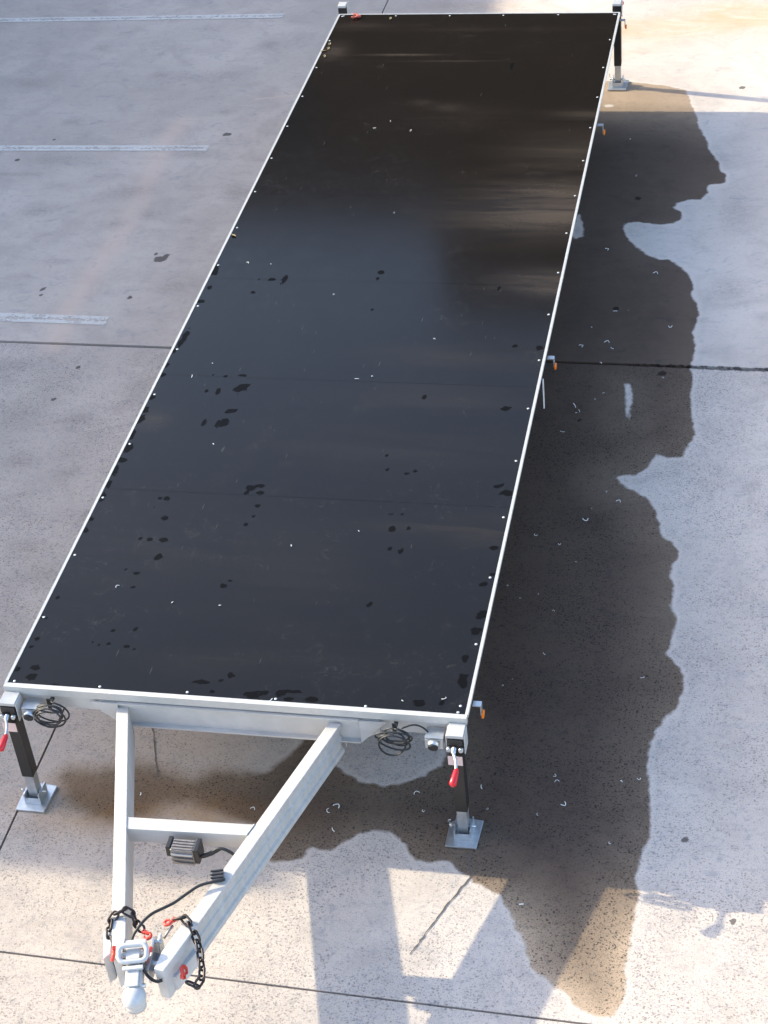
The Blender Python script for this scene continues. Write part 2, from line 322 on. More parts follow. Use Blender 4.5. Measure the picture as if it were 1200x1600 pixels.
SMEAR = [([(-1.386, 7.865), (-1.438, 7.44), (-1.383, 6.865), (-1.342, 6.268), (-1.355, 5.704), (-1.398, 5.264), (-1.4, 4.801), (-1.348, 4.277)], 0.11, 0.5), ([(-1.439, 7.148), (-1.379, 6.48), (-1.401, 6.109)], 0.17, 0.25), ([(-0.8263, 8.309), (-0.436, 8.401)], 0.015, 0.6), ([(0.3603, 8.19), (0.1738, 9.168)], 0.02, 0)]
def ground_attrs(X, Y):
    A = {}
    w = sdf(X, Y, STAIN)
    for hpoly in HOLES: w = np.minimum(w, -sdf(X, Y, hpoly))
    A['wet'] = w
    # left-hand lobe in front of the trailer has a drying, blurred edge
    lobe = 1 / (1 + np.exp((X - 1.15) / .1)) * (Y < .8)
    A['soft'] = .012 + .075 * lobe
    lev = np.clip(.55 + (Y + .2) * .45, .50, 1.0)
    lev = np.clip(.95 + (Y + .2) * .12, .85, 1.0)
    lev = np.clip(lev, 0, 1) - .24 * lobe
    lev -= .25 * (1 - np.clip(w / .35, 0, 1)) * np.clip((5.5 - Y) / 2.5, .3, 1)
    lev -= .70 * np.exp(-np.clip(w, 0, 9) / .14) * np.clip((-.30 - Y) / .35, 0, 1)  # near tip: drying rim, its tone also paled to read as sunlit
    lev -= .7 * np.clip((Y - 7.4) / .9, 0, 1) ** 1.5  # far end: drying, with sunlit brightness put into the wet tone
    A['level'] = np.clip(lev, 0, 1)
    oil = np.zeros(X.shape)
    for c, r in OIL: oil = np.maximum(oil, 1.05 * blob(X, Y, c, r[0], r[1]))
    j = segdist(X, Y, [(2.2, 4.265), (3.0, 4.262), (3.9, 4.245)])
    oil = np.maximum(oil, .78 * np.exp(-(j / .035) ** 2) * np.clip((X - 2.1) / 1.2, .3, 1))
    j = segdist(X, Y, [(-4, 4.35), (-.4, 4.29)]); oil = np.maximum(oil, .55 * np.exp(-(j / .018) ** 2))
    A['oil'] = oil
    sc = np.zeros(X.shape)
    for c, r, a in SCUFF: sc = np.maximum(sc, .55 * blob(X, Y, c, r[0], r[1], a))
    A['scuff'] = sc
    d = np.zeros(X.shape)
    for pts, wd, st in SMEAR: d = np.maximum(d, st * np.exp(-(segdist(X, Y, pts) / wd) ** 2))
    A['dust'] = d
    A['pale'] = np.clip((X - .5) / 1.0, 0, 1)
    c = .65 * blob(X, Y, (2.45, 9.75), 1.0, .28, .12) + .75 * blob(X, Y, (3.4, 10.1), .5, .3, 0) + .35 * blob(X, Y, (2.2, 9.2), .45, .12, .2) + .30 * blob(X, Y, (1.0, 10.3), .5, .12)
    c += .75 * blob(X, Y, (.55, -.12), .55, .16) + .5 * blob(X, Y, (1.15, -.05), .4, .16)
    A['clay'] = np.clip(c, 0, 1)
    return A
def grid_mesh(name, quad, z, nx, ny, side=0.0):
    """quad: 4 corners (x0y0, x1y0, x1y1, x0y1); a fine sheet with sides going down"""
    q = np.array(quad, float); u = np.linspace(0, 1, nx + 1); v = np.linspace(0, 1, ny + 1)
    U, V = np.meshgrid(u, v)
    X = q[0, 0] * (1 - U) * (1 - V) + q[1, 0] * U * (1 - V) + q[2, 0] * U * V + q[3, 0] * (1 - U) * V
    Y = q[0, 1] * (1 - U) * (1 - V) + q[1, 1] * U * (1 - V) + q[2, 1] * U * V + q[3, 1] * (1 - U) * V
    X = X.ravel(); Y = Y.ravel(); n = len(X)
    co = np.stack([X, Y, np.full(n, z)], 1)
    i = np.arange(nx * ny); r = i // nx; c = i % nx; a = r * (nx + 1) + c
    F = np.stack([a, a + 1, a + nx + 2, a + nx + 1], 1).tolist()
    if side:
        ring = [c_ for c_ in range(nx + 1)] + [(r_ * (nx + 1) + nx) for r_ in range(1, ny + 1)] + [ny * (nx + 1) + c_ for c_ in range(nx - 1, -1, -1)] + [r_ * (nx + 1) for r_ in range(ny - 1, 0, -1)]
        low = co[ring].copy(); low[:, 2] -= side; base = n
        co = np.vstack([co, low]); m_ = len(ring)
        F += [[ring[k2], base + k2, base + (k2 + 1) % m_, ring[(k2 + 1) % m_]] for k2 in range(m_)]
    me = bpy.data.meshes.new(name); me.from_pydata(co.tolist(), [], F); me.update()
    return me, co[:, 0], co[:, 1]
def put_attr(me, A):
    for kx, v in A.items():
        at = me.attributes.new(kx, 'FLOAT', 'POINT'); at.data.foreach_set('value', np.asarray(v, np.float32))

# ---------------------------------------------------------------- ground
mg = MB(); mg.box(-250, 250, -250, 250, -.6, -.055)
ground = mg.build('ground', M['smooth']); tag(ground, kind='structure')
put_attr(ground.data, {'wet': [-1.] * 8, 'soft': [.02] * 8, 'level': [0.] * 8, 'oil': [0.] * 8, 'scuff': [0.] * 8, 'dust': [0.] * 8, 'clay': [0.] * 8, 'pale': [.5] * 8})
def yl(i, x):   # transverse joints
    return {-3: -17.3, -2: -11.9, -1: -6.5, 0: -1.065 - .0245 * x, 1: 4.292 - .01 * x, 2: 10.85, 3: 17.4, 4: 23.9}[i]
XL = [-13.53, -9.03, -4.53, -.035, 4.47, 8.97, 13.47]
g = .006
for i in range(-3, 4):
    for j in range(len(XL) - 1):
        x0, x1 = XL[j] + g, XL[j + 1] - g
        gy0 = .016 if i == 1 else g; gy1 = .016 if i == 0 else g
        quad = [(x0, yl(i, x0) + gy0), (x1, yl(i, x1) + gy0), (x1, yl(i + 1, x1) - gy1), (x0, yl(i + 1, x0) - gy1)]
        near = (-1 <= i <= 1) and j in (2, 3)
        nx, ny = (int(4.5 / .022), int((quad[2][1] - quad[1][1]) / .022)) if near else (1, 1)
        if i == -1 and near: 
            # only its far end is in view
            quad[0] = (x0, -3.0); quad[1] = (x1, -3.0); ny = int(1.95 / .022)
        me, X, Y = grid_mesh('concrete_slab', quad, 0.0, nx, ny, .052)
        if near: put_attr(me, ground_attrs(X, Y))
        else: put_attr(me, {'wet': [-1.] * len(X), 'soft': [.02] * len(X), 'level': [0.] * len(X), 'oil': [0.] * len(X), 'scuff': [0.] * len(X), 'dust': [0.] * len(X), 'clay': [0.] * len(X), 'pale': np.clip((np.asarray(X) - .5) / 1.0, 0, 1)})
        link('concrete_slab', me, M['smooth'] if i >= 1 else M['pitted'], ground)
        if i == -1 and near:
            me, X, Y = grid_mesh('concrete_slab', [(x0, -6.5 + g), (x1, -6.5 + g), (x1, -3.012), (x0, -3.012)], 0.0, 1, 1, .052)
            put_attr(me, {'wet': [-1.] * len(X), 'soft': [.02] * len(X), 'level': [0.] * len(X), 'oil': [0.] * len(X), 'scuff': [0.] * len(X), 'dust': [0.] * len(X), 'clay': [0.] * len(X), 'pale': np.clip((np.asarray(X) - .5) / 1.0, 0, 1)})
            link('concrete_slab', me, M['pitted'], ground)

for cr in [[(0.4862, 0.6015), (0.5581, 0.4086), (0.6516, 0.1529)], [(2.427, -0.3474), (2.342, -0.5204), (2.271, -0.6995), (2.21, -0.8499)], [(2.394, -0.1961), (2.427, -0.3474)]]:
    mb = MB(); rnd = random.Random(3); pts = []
    for (x0, y0), (x1, y1) in zip(cr, cr[1:]):
        for k2 in range(8): pts.append(Vector((x0 + (x1 - x0) * k2 / 8 + rnd.uniform(-.004, .004), y0 + (y1 - y0) * k2 / 8 + rnd.uniform(-.004, .004))))
    pts.append(Vector(cr[-1])); prev = None
    for i, p in enumerate(pts):
        t = (pts[min(i + 1, len(pts) - 1)] - pts[max(i - 1, 0)]).normalized(); nn = Vector((-t.y, t.x)) * rnd.uniform(.0018, .005)
        cur = (mb.bm.verts.new((p.x + nn.x, p.y + nn.y, .003)), mb.bm.verts.new((p.x - nn.x, p.y - nn.y, .003)))
        if prev: mb.bm.faces.new((prev[0], prev[1], cur[1], cur[0]))
        prev = cur
    mb.build('crack', M['crack'], ground)
for (xa, ya, xb, yb, wd) in ((-6.5, 9.99, -.999, 10.112, .10), (-6.5, 7.27, -1.016, 7.365, .10), (-6.5, 4.70, -1.049, 4.622, .115)):
    q = [(xa, ya - wd / 2), (xb, yb - wd / 2), (xb + .0, yb + wd / 2), (xa, ya + wd / 2)]
    me, X, Y = grid_mesh('parking_line', q, .004, 60, 4)
    ee = np.tile(np.array([1, 1, 0, 1, 1.]), 1); e = np.repeat(ee, 61)
    put_attr(me, {'edge': e})
    o = link('parking_line', me, M['line']); tag(o, kind='structure')

# ---------------------------------------------------------------- buildings beyond the frame: they shade the yard and show in the glossy deck
def rect_frame_windows(parent, y, x0, x1, z0, z1, step, w_, h_, floor):
    mf = MB(); mf.box(-w_ / 2 - .06, w_ / 2 + .06, -.06, .03, -.06, h_ + .06); mef = mf.build('window', M['door'], mesh_only=True)
    mp = MB(); mp.box(-w_ / 2, w_ / 2, -.075, -.05, 0, h_); mep = mp.build('pane', M['glass'], mesh_only=True)
    z = z0
    while z + h_ < z1:
        x = x0
        while x < x1:
            f = link('window', mef, None, parent, (x, y, z)); link('pane', mep, None, f); x += step
        z += floor
bn = empty('warehouse', (-4, 30, 0))
bn.location = (0, 0, 0)
tag(bn, 'tall brown rendered building beyond the far end of the trailer deck', 'building')
MB().box(-34, -3.75, 30, 44, 0, 15.0).build('wall', M['wall'], bn)
MB().box(-3.747, 30, 30, 46, 0, 17.4).build('wall', M['wall'], bn)
MB().box(-34.1, -3.75, 29.9, 44.1, 15.003, 15.12).build('roof', M['roof'], bn)
MB().box(-3.74, 30.1, 29.9, 46.1, 17.403, 17.52).build('roof', M['roof'], bn)
rect_frame_windows(bn, 29.97, -31, -5, 1.6, 14.5, 3.4, 1.5, 1.7, 3.3)
bs = empty('side_warehouse')
tag(bs, 'low brown building with a grey roof left of the parking bays', 'building')
P4 = [(-30, 2.27), (-11.5, 2.27), (-12.15, 17.5), (-30, 17.5)]
MB().prism(P4, 0, 6.4).build('wall', M['wall'], bs)
MB().prism([(-30.1, 2.25), (-11.48, 2.25), (-12.13, 17.6), (-30.1, 17.6)], 6.403, 6.5).build('roof', M['roof'], bs)
rect_frame_windows(bs, 2.24, -28, -13, 1.2, 6.2, 3.6, 1.5, 1.7, 3.5)

# ---------------------------------------------------------------- trailer
TR = empty('flatbed_trailer', (0, 0, 0))
tag(TR, 'long black decked flatbed trailer with aluminium A-frame drawbar standing on corner jacks', 'trailer')
DUST_REFL = [((2.322, 5.909), 0.5, 0.3, 0.55), ((2.341, 5.097), 0.45, 0.35, 0.8), ((2.218, 5.002), 0.6, 0.2, 0.3), ((2.37, 4.07), 0.35, 0.16, 0.8), ((1.962, 4.904), 0.5, 0.3, 0.4), ((2.31, 6.478), 0.25, 0.08, 0.6), ((1.913, 5.27), 0.5, 0.25, 0.35), ((1.357, 6.469), 0.5, 0.2, 0.15), ((0.1036, 7.627), 0.12, 0.16, 0.7), ((0.2177, 8.135), 0.35, 0.1, 0.35), ((0.7087, 7.561), 0.3, 0.018, 0.95), ((1.1, 7.438), 0.5, 0.014, 0.6), ((1.324, 8.056), 0.6, 0.05, 0.2), ((2.342, 3.949), 0.16, 0.04, 0.8), ((2.184, 3.259), 0.5, 0.03, 0.25), ((1.8, 3.129), 0.5, 0.1, 0.22), ((1.79, 2.709), 0.5, 0.12, 0.22), ((1.727, 2.18), 0.7, 0.2, 0.15), ((1.02, 6.686), 0.08, 0.06, 0.3), ((1.237, 6.599), 0.1, 0.07, 0.3), ((0.1063, 2.366), 0.1, 0.1, 0.35), ((0.3703, 1.097), 0.4, 0.3, 0.12), ((1.154, 1.189), 0.6, 0.3, 0.1), ((1.323, 0.774), 0.4, 0.3, 0.1), ((2.072, 1.458), 0.5, 0.06, 0.15), ((2.357, 1.453), 0.3, 0.15, 0.25), ((1.035, 0.2727), 0.3, 0.1, 0.15), ((1.667, 0.3081), 0.4, 0.1, 0.12)]  # dust streaks; warm right-hand patches are painted reflections of sunlit objects
SPOTS = [((0.5591, 2.731), 0.0547, 0.0467, 0.00), ((0.5926, 2.761), 0.0264, 0.0277, 0.00), ((0.4303, 2.688), 0.0182, 0.0403, 0.00), ((0.3532, 2.684), 0.0122, 0.0212, 0.00), ((0.5471, 2.355), 0.0416, 0.0506, 0.00), ((0.4266, 2.353), 0.0179, 0.0325, 0.00), ((0.5681, 2.49), 0.0379, 0.0206, 0.00), ((0.5454, 2.469), 0.0219, 0.0144, 0.00), ((0.5316, 2.871), 0.0512, 0.0125, 0.00), ((0.431, 2.858), 0.0143, 0.0151, 0.00), ((0.3534, 2.868), 0.0102, 0.0151, 0.00), ((0.5412, 4.025), 0.0218, 0.0699, 0.00), ((0.4486, 4.021), 0.0285, 0.0285, 0.00), ((0.3609, 3.853), 0.0195, 0.0169, 0.00), ((0.3646, 4.017), 0.0109, 0.0172, 0.00), ((0.8785, 1.736), 0.0395, 0.0295, 0.00), ((0.9175, 1.763), 0.0358, 0.0186, 0.00), ((0.9462, 1.693), 0.0281, 0.0184, 0.00), ((0.8628, 1.692), 0.017, 0.0239, 0.00), ((0.9589, 1.58), 0.0205, 0.0181, 0.00), ((0.9575, 1.48), 0.013, 0.0152, 0.00), ((0.9322, 1.403), 0.0166, 0.0177, 0.00), ((0.4087, 1.604), 0.0209, 0.024, 0.00), ((0.3672, 1.601), 0.00956, 0.013, 0.00), ((0.4513, 1.418), 0.0206, 0.0287, 0.00), ((0.3613, 1.517), 0.00951, 0.0129, 0.00), ((0.4233, 1.231), 0.024, 0.0176, 0.00), ((0.5017, 1.232), 0.0276, 0.0254, 0.00), ((0.3593, 1.232), 0.013, 0.0125, 0.00), ((0.5123, 1.081), 0.0237, 0.0324, 0.00), ((0.4302, 0.9366), 0.02, 0.0145, 0.00), ((0.4441, 0.8191), 0.0127, 0.0118, 0.00), ((0.3594, 0.9634), 0.00922, 0.0121, 0.00), ((0.945, 0.8726), 0.0231, 0.0213, 0.00), ((0.9692, 0.9174), 0.0161, 0.0117, 0.00), ((0.4425, 0.4652), 0.0159, 0.0113, 0.00), ((0.5601, 0.486), 0.0158, 0.0159, 0.00), ((0.5544, 0.3552), 0.0191, 0.0156, 0.00), ((0.6011, 0.3397), 0.0156, 0.011, 0.00), ((0.4527, 0.3657), 0.0123, 0.0111, 0.00), ((0.4044, 0.3513), 0.00888, 0.0111, 0.00), ((0.3605, 0.3673), 0.0089, 0.0112, 0.00), ((1.76, 0.7967), 0.0139, 0.0251, 0.00), ((1.023, 0.1284), 0.0483, 0.017, 0.00), ((1.159, 0.1887), 0.0218, 0.0278, 0.00), ((1.118, 0.1517), 0.0152, 0.0148, 0.00), ((1.097, 0.0653), 0.0151, 0.0147, 0.00), ((1.308, 0.0625), 0.0541, 0.0312, 0.00), ((1.352, 0.0853), 0.0411, 0.0146, 0.00), ((1.445, 0.085), 0.028, 0.0312, 0.00), ((1.513, 0.1055), 0.0539, 0.0145, 0.00), ((1.606, 0.0592), 0.0342, 0.0268, 0.00), ((1.493, 0.0482), 0.0278, 0.0186, 0.00), ((1.762, 1.428), 0.0234, 0.0275, 0.00), ((1.853, 1.441), 0.0127, 0.0224, 0.00), ((1.783, 1.257), 0.0125, 0.0219, 0.00), ((1.847, 1.24), 0.016, 0.0316, 0.00), ((1.73, 1.557), 0.0128, 0.0124, 0.00), ((1.795, 1.562), 0.00919, 0.0124, 0.00), ((1.634, 1.968), 0.0132, 0.0131, 0.00), ((1.752, 1.939), 0.0242, 0.013, 0.00), ((1.8, 1.961), 0.0168, 0.0186, 0.00), ((1.605, 2.102), 0.0133, 0.0133, 0.00), ((1.724, 2.705), 0.0137, 0.0204, 0.00), ((2.232, 2.615), 0.0325, 0.0259, 0.00), ((2.352, 1.797), 0.0487, 0.0285, 0.00), ((2.31, 1.865), 0.0201, 0.0181, 0.00), ((2.283, 1.851), 0.0165, 0.0127, 0.00), ((2.355, 1.314), 0.0297, 0.0217, 0.00), ((2.373, 1.089), 0.019, 0.0162, 0.00), ((2.334, 1.007), 0.0257, 0.0208, 0.00), ((2.363, 0.7634), 0.0285, 0.038, 0.00), ((2.355, 0.6382), 0.0316, 0.0329, 0.00), ((2.328, 0.4272), 0.0182, 0.0319, 0.00), ((2.335, 0.2773), 0.0276, 0.0394, 0.00), ((2.349, 0.2322), 0.0179, 0.0227, 0.00), ((2.151, 0.0851), 0.0336, 0.0223, 0.00), ((2.261, 0.0959), 0.0209, 0.0182, 0.00), ((2.199, 3.296), 0.018, 0.0217, 0.00), ((2.353, 3.283), 0.0259, 0.0281, 0.00), ((0.0247, 4.112), 0.0335, 0.0717, 0.00), ((0.0488, 3.905), 0.0198, 0.0323, 0.00), ((0.0307, 3.725), 0.0284, 0.0242, 0.00), ((0.0491, 3.295), 0.0234, 0.0858, 0.00), ((0.0361, 3.218), 0.019, 0.0574, 0.00), ((0.0127, 3.119), 0.0232, 0.0363, 0.00), ((0.0167, 2.957), 0.0187, 0.0289, 0.00), ((0.027, 2.849), 0.0186, 0.0285, 0.00), ((0.0245, 2.601), 0.0224, 0.034, 0.00), ((0.0242, 2.463), 0.0263, 0.0397, 0.00), ((0.018, 2.361), 0.0342, 0.0577, 0.00), ((0.0158, 2.194), 0.0219, 0.0505, 0.00), ((0.0354, 2.064), 0.0296, 0.0555, 0.00), ((0.0312, 1.948), 0.0294, 0.0372, 0.00), ((0.0251, 1.841), 0.0214, 0.0539, 0.00), ((0.0249, 1.716), 0.0213, 0.0474, 0.00), ((0.0247, 1.594), 0.0173, 0.041, 0.00), ((0.0262, 1.385), 0.017, 0.0237, 0.00), ((0.0223, 1.28), 0.0169, 0.034, 0.00), ((0.0552, 0.7003), 0.0127, 0.0167, 0.00), ((0.0404, 0.5314), 0.0196, 0.0163, 0.00), ((0.052, 0.3641), 0.0194, 0.0206, 0.00), ((0.0414, 0.303), 0.0124, 0.0158, 0.00), ((0.1209, 0.148), 0.0259, 0.0199, 0.00), ((0.1168, 0.08), 0.0326, 0.0286, 0.00), ((0.0323, 0.1299), 0.0157, 0.0199, 0.00), ((0.2658, 0.0321), 0.0222, 0.0151, 0.00), ((1.179, 4.143), 0.0281, 0.0246, 0.00), ((1.173, 4.06), 0.015, 0.0318, 0.00), ((1.213, 3.677), 0.0147, 0.0162, 0.00), ((1.634, 7.341), 0.0174, 0.0769, 0.00), ((2.003, 3.974), 0.0104, 0.038, 0.00)]
ys = [.0, 1.67, 2.85, 4.02, 5.20, 6.38, 7.56, L]
for a, b_ in zip(ys, ys[1:]):
    e0 = .027 if a == 0 else .0009; e1 = .0115 if b_ == L else .0009
    quad = [(.0125, a + e0), (W - .0125, a + e0), (W - .0125, b_ - e1), (.0125, b_ - e1)]
    me, X, Y = grid_mesh('deck_board', quad, H - .003, 190, int((b_ - a) / .0125), .015)
    sp = np.zeros(X.shape)
    for c, rx, ry, an in SPOTS: sp = np.maximum(sp, 1.1 * blob(X, Y, c, rx, ry, an))
    du = np.zeros(X.shape)
    for c, rx, ry, st in DUST_REFL: du += .55 * st * blob(X, Y, c, rx, ry)
    put_attr(me, {'spot': sp, 'dust': np.clip(du, 0, 1)})
    link('deck_board', me, M['deck'], TR)
def part(name, mb, mat, parent=TR, bevel=0.0): return mb.build(name, M[mat], parent, bevel)
# edge angle round the deck
part('edge_trim', MB().box(0, W, -.004, .026, H - .045, H), 'trim')
part('edge_trim', MB().box(0, W, L - .010, L + .004, H - .030, H - .001), 'trim')
part('edge_trim', MB().box(-.004, .0115, .0265, L - .0105, H - .020, H), 'trim')
part('edge_trim', MB().box(W - .0115, W + .004, .0265, L - .0105, H - .020, H), 'trim')
# chassis
for x0, x1 in ((.036, .075), (W - .075, W - .036)):
    part('side_rail', MB().box(x0, x1, .03, L - .03, H - .15, H - .047), 'alu')
part('front_beam', MB().box(.077, W - .077, .012, .06, H - .135, H - .047), 'alu', bevel=.002)
part('rear_beam', MB().box(.077, W - .077, L - .06, L - .012, H - .135, H - .047), 'alu')
part('front_cross_channel', MB().prism([(.50, H - .137), (.60, H - .205), (1.86, H - .205), (1.96, H - .137), (1.96, H - .06), (.50, H - .06)], .002, .0115, 'y')
     .box(.602, 1.858, -.022, .0015, H - .206, H - .196).box(.602, 1.858, -.014, .0015, H - .064, H - .056), 'alu')
for k_ in range(1, 14):
    y = k_ * L / 14
    part('cross_member', MB().box(.077, W - .077, y - .025, y + .025, H - .12, H - .022), 'alu')
for x in (.66, 1.74):
    part('chassis_beam', MB().box(x - .03, x + .03, .062, L - .062, H - .26, H - .122), 'alu')
# drawbar
BEFORE = set(bpy.data.objects)
ZT = .715; ZB = .515
def beam(p0, p1, w_, z0, z1, name, side):
    a = Vector((*p0, 0)); b = Vector((*p1, 0)); t = (b - a).normalized(); nn = Vector((-t.y, t.x, 0)) * side
    Ln = (b - a).length; m_ = Matrix(((t.x, nn.x, 0, a.x), (t.y, nn.y, 0, a.y), (0, 0, 1, 0), (0, 0, 0, 1)))
    mb = MB(); hw = w_ / 2; hgt = z1 - z0
    # rolled section: top flange, bottom flange, web set back on the outside with a raised rib
    prof = [(-hw, z0), (hw, z0), (hw, z0 + .03), (hw - .014, z0 + .036), (hw - .014, z0 + hgt * .46), (hw - .004, z0 + hgt * .49), (hw - .004, z0 + hgt * .53),
            (hw - .014, z0 + hgt * .56), (hw - .014, z1 - .036), (hw, z1 - .03), (hw, z1), (-hw, z1)]
    lo = [mb.bm.verts.new((0, p[0], p[1])) for p in prof]; hi = [mb.bm.verts.new((Ln, p[0], p[1])) for p in prof]
    mb.bm.faces.new(lo); mb.bm.faces.new(hi)
    for i in range(len(prof)): mb.bm.faces.new((lo[i], lo[(i + 1) % len(prof)], hi[(i + 1) % len(prof)], hi[i]))
    bmesh.ops.transform(mb.bm, matrix=m_, verts=mb.bm.verts)
    return part(name, mb, 'alu', bevel=.0025)
beam((.642, -.036), (1.037, -1.37), .060, ZB, ZT, 'drawbar_beam', -1)
beam((1.755, -.036), (1.368, -1.37), .060, ZB, ZT, 'drawbar_beam', 1)
part('drawbar_crossbar', MB().prism([(.885, -.762), (1.516, -.742), (1.496, -.812), (.906, -.834)], .625, ZT - .001), 'alu', bevel=.0025)
for x0, x1, x2 in ((.46, .605, .605), (1.995, 1.86, 1.86)):
    part('gusset_plate', MB().prism([(x0, H - .06), (x1, H - .21), (x2, H - .06)], -.012, -.004, 'y'), 'alu')

for wp in ([(.887, -.762, ZT + .001), (.908, -.834, ZT + .001)], [(1.514, -.742, ZT + .001), (1.492, -.812, ZT + .001)], [(.61, -.0235, ZT - .01), (.61, -.0235, ZB + .02)], [(1.79, -.0235, ZT - .01), (1.79, -.0235, ZB + .02)],
           [(1.00, -1.36, ZT + .003), (1.07, -1.36, ZT + .003)], [(1.34, -1.36, ZT + .003), (1.405, -1.36, ZT + .003)]):
    n_ = 14; pp = [Vector(wp[0]).lerp(Vector(wp[1]), i / n_) for i in range(n_ + 1)]
    part('weld_bead', MB().tube(pp, [.003 + .0012 * (i % 2) for i in range(n_ + 1)], 6), 'alu')
DRAW = [o for o in bpy.data.objects if o not in BEFORE and 'gusset' not in o.name]
# ---- corner jacks
def jack(x, y, sgn, dz=0, cw=.041, crank=True):
    H = 0.762 + dz
    """sgn -1: jack in front of the near end, +1: behind the far end"""
    j = part('corner_jack', MB().box(x - .031, x + .031, y - .033, y + .033, .20, H - .075).box(x - .038, x + .038, y - .04, y + .04, H - .13, H - .0525), 'black', bevel=.003)
    def sub(name, mb, mat, bevel=0): return mb.build(name, M[mat], j, bevel)
    sub('inner_leg', MB().box(x - .026, x + .026, y - .028, y + .028, .03, .1985), 'galv', .002)
    yo = .0
    fp = MB(); fp.prism([(x - .085, y - .10), (x + .075, y - .10), (x + .085, y + .09), (x - .02, y + .10), (x - .085, y + .06)], .004, .016)
    sub('foot_plate', fp, 'galv', .003)
    sub('foot_socket', MB().box(x - .045, x - .037, y - .055, y + .05, .0165, .085).box(x + .037, x + .045, y - .055, y + .05, .0165, .085).box(x - .0365, x + .0365, y - .055, y - .047, .0165, .055), 'galv', .001)
    sub('locking_pin', MB().tube([(x - .062, y, .065), (x + .062, y, .065)], .006, 8).ball((x - .066, y, .065), .011).tube(smooth_path([(x - .06, y - .006, .07), (x - .075, y - .015, .11), (x - .06, y - .035, .14)]), .003, 6), 'galv')
    sub('mounting_cap', MB().box(x - cw, x + cw, min(y + sgn * .030, y - sgn * .060), max(y + sgn * .030, y - sgn * .060), H - .050, H - .030)
        .box(x - cw - .006, x - cw - .0005, y - .03, y + .05, H - .11, H - .035).box(x + cw + .0005, x + cw + .006, y - .03, y + .05, H - .15, H - .035), 'trim', .003)
    for bxo in (-.03, .03): sub('gear_bolt', MB().tube([(x + bxo, y + sgn * .045, H - .1), (x + bxo, y + sgn * .062, H - .1)], .012, 8), 'galv')
    yy = y + sgn * .06
    if crank: sub('crank_handle', MB().tube(smooth_path([(x - .003, y + sgn * .045, H - .095), (x - .004, yy + sgn * .01, H - .105), (x + .012, yy + sgn * .05, H - .115), (x + .022, yy + sgn * .10, H - .125)]), [.013] * 7 + [.0075] * 12, 8), 'galv')
    if crank: sub('crank_grip', MB().tube([(x + .024, yy + sgn * .095, H - .125), (x + .023, yy + sgn * .108, H - .128), (x + .020, yy + sgn * .145, H - .138), (x + .016, yy + sgn * .175, H - .147), (x + .015, yy + sgn * .186, H - .15)], [.009, .014, .017, .0195, .010], 10), 'red')
    lb = sub('warning_label', MB().box(x - .036, x + .036, yy + sgn * .004 - .001, yy + sgn * .004 + .001, H - .195, H - .135), 'label')
    return j
JX0, JX1 = .045, W - .045
jack(JX1, -.066, -1); jack(JX0, -.066, -1)
jack(JX1 + .005, L + .205, 1, .04, .034); jack(JX0 - .055, L + .205, 1, .04, .034, False)
# lamp sockets beside the near jacks
for x in (2.245, .150):
    s_ = part('lamp_bracket', MB().box(x - .045, x + .045, -.075, -.0, H - .085, H - .075).box(x - .045, x + .045, -.078, -.068, H - .145, H - .086), 'galv', bevel=.002)
    MB().tube([(x, -.079, H - .105), (x, -.105, H - .110)], .030, 14).build('lamp_socket', M['galv'], s_)
    MB().tube([(x, -.1055, H - .110), (x, -.111, H - .1115)], .025, 14).build('lamp_opening', M['rubber'], s_)
# side marker lamps along the right edge
for y in (.155, 3.247, 6.418, 8.33):
    s_ = part('side_marker', MB().box(W + .0045, W + .048, y - .018, y + .018, H - .052, H - .047).box(W + .043, W + .048, y - .018, y + .018, H - .11, H - .0525), 'galv')
    MB().box(W + .0485, W + .062, y - .032, y + .006, H - .118, H - .088).build('amber_lens', M['amber'], s_, .005)
part('hanging_strap', MB().prism([(W + .006, 2.98), (W + .012, 2.98), (W + .012, 3.0), (W + .006, 3.0)], H - .25, H - .04), 'white')

# screws
ms = MB(); ms.tube([(0, 0, -.002), (0, 0, .0018), (0, 0, .0032)], [.0075, .0075, .0045], 10); screw = ms.build('screw', M['screw'], mesh_only=True)
def scr(x, y, z=H - .0025): link('screw', screw, None, TR, (x + random.uniform(-.003, .003), y + random.uniform(-.006, .006), z))
for k_ in range(17):
    y = .02 + k_ * (L - .04) / 16
    yy = min(max(y, .042), L - .042)
    if k_: 
        scr(.034, yy); scr(W - .034, yy)
for k_ in range(6):
    x = .045 + k_ * (W - .09) / 5; scr(x, .042); scr(x, L - .042)
scr(2.36, .085)

BEFORE = set(bpy.data.objects)
# ---- brake controller box on the crossbar
bx = part('brake_controller', MB().box(1.150, 1.262, -.935, -.862, .612, .708), 'box', bevel=.005)
def sb(name, mb, mat, bevel=0): return mb.build(name, M[mat], bx, bevel)
sb('end_clamp', MB().box(1.126, 1.149, -.925, -.853, .650, .714), 'black', .004)
sb('end_clamp', MB().box(1.263, 1.286, -.932, -.853, .622, .714), 'black', .004)
for k_ in range(3): sb('rib', MB().box(1.154, 1.258, -.9425, -.9355, .622 + k_ * .028, .632 + k_ * .028), 'galv' if k_ == 2 else 'box', .001)
for k_ in range(4): sb('fin', MB().box(1.156, 1.256, -.930 + k_ * .017, -.923 + k_ * .017, .7085, .714), 'box', .001)
part('controller_cable', MB().tube(smooth_path([(1.29, -.91, .655), (1.33, -.90, .67), (1.38, -.885, .69), (1.43, -.89, .675), (1.475, -.90, .64)]), .0075, 8).tube(smooth_path([(1.29, -.90, .635), (1.335, -.895, .655), (1.38, -.887, .686)]), .006, 8), 'rubber')

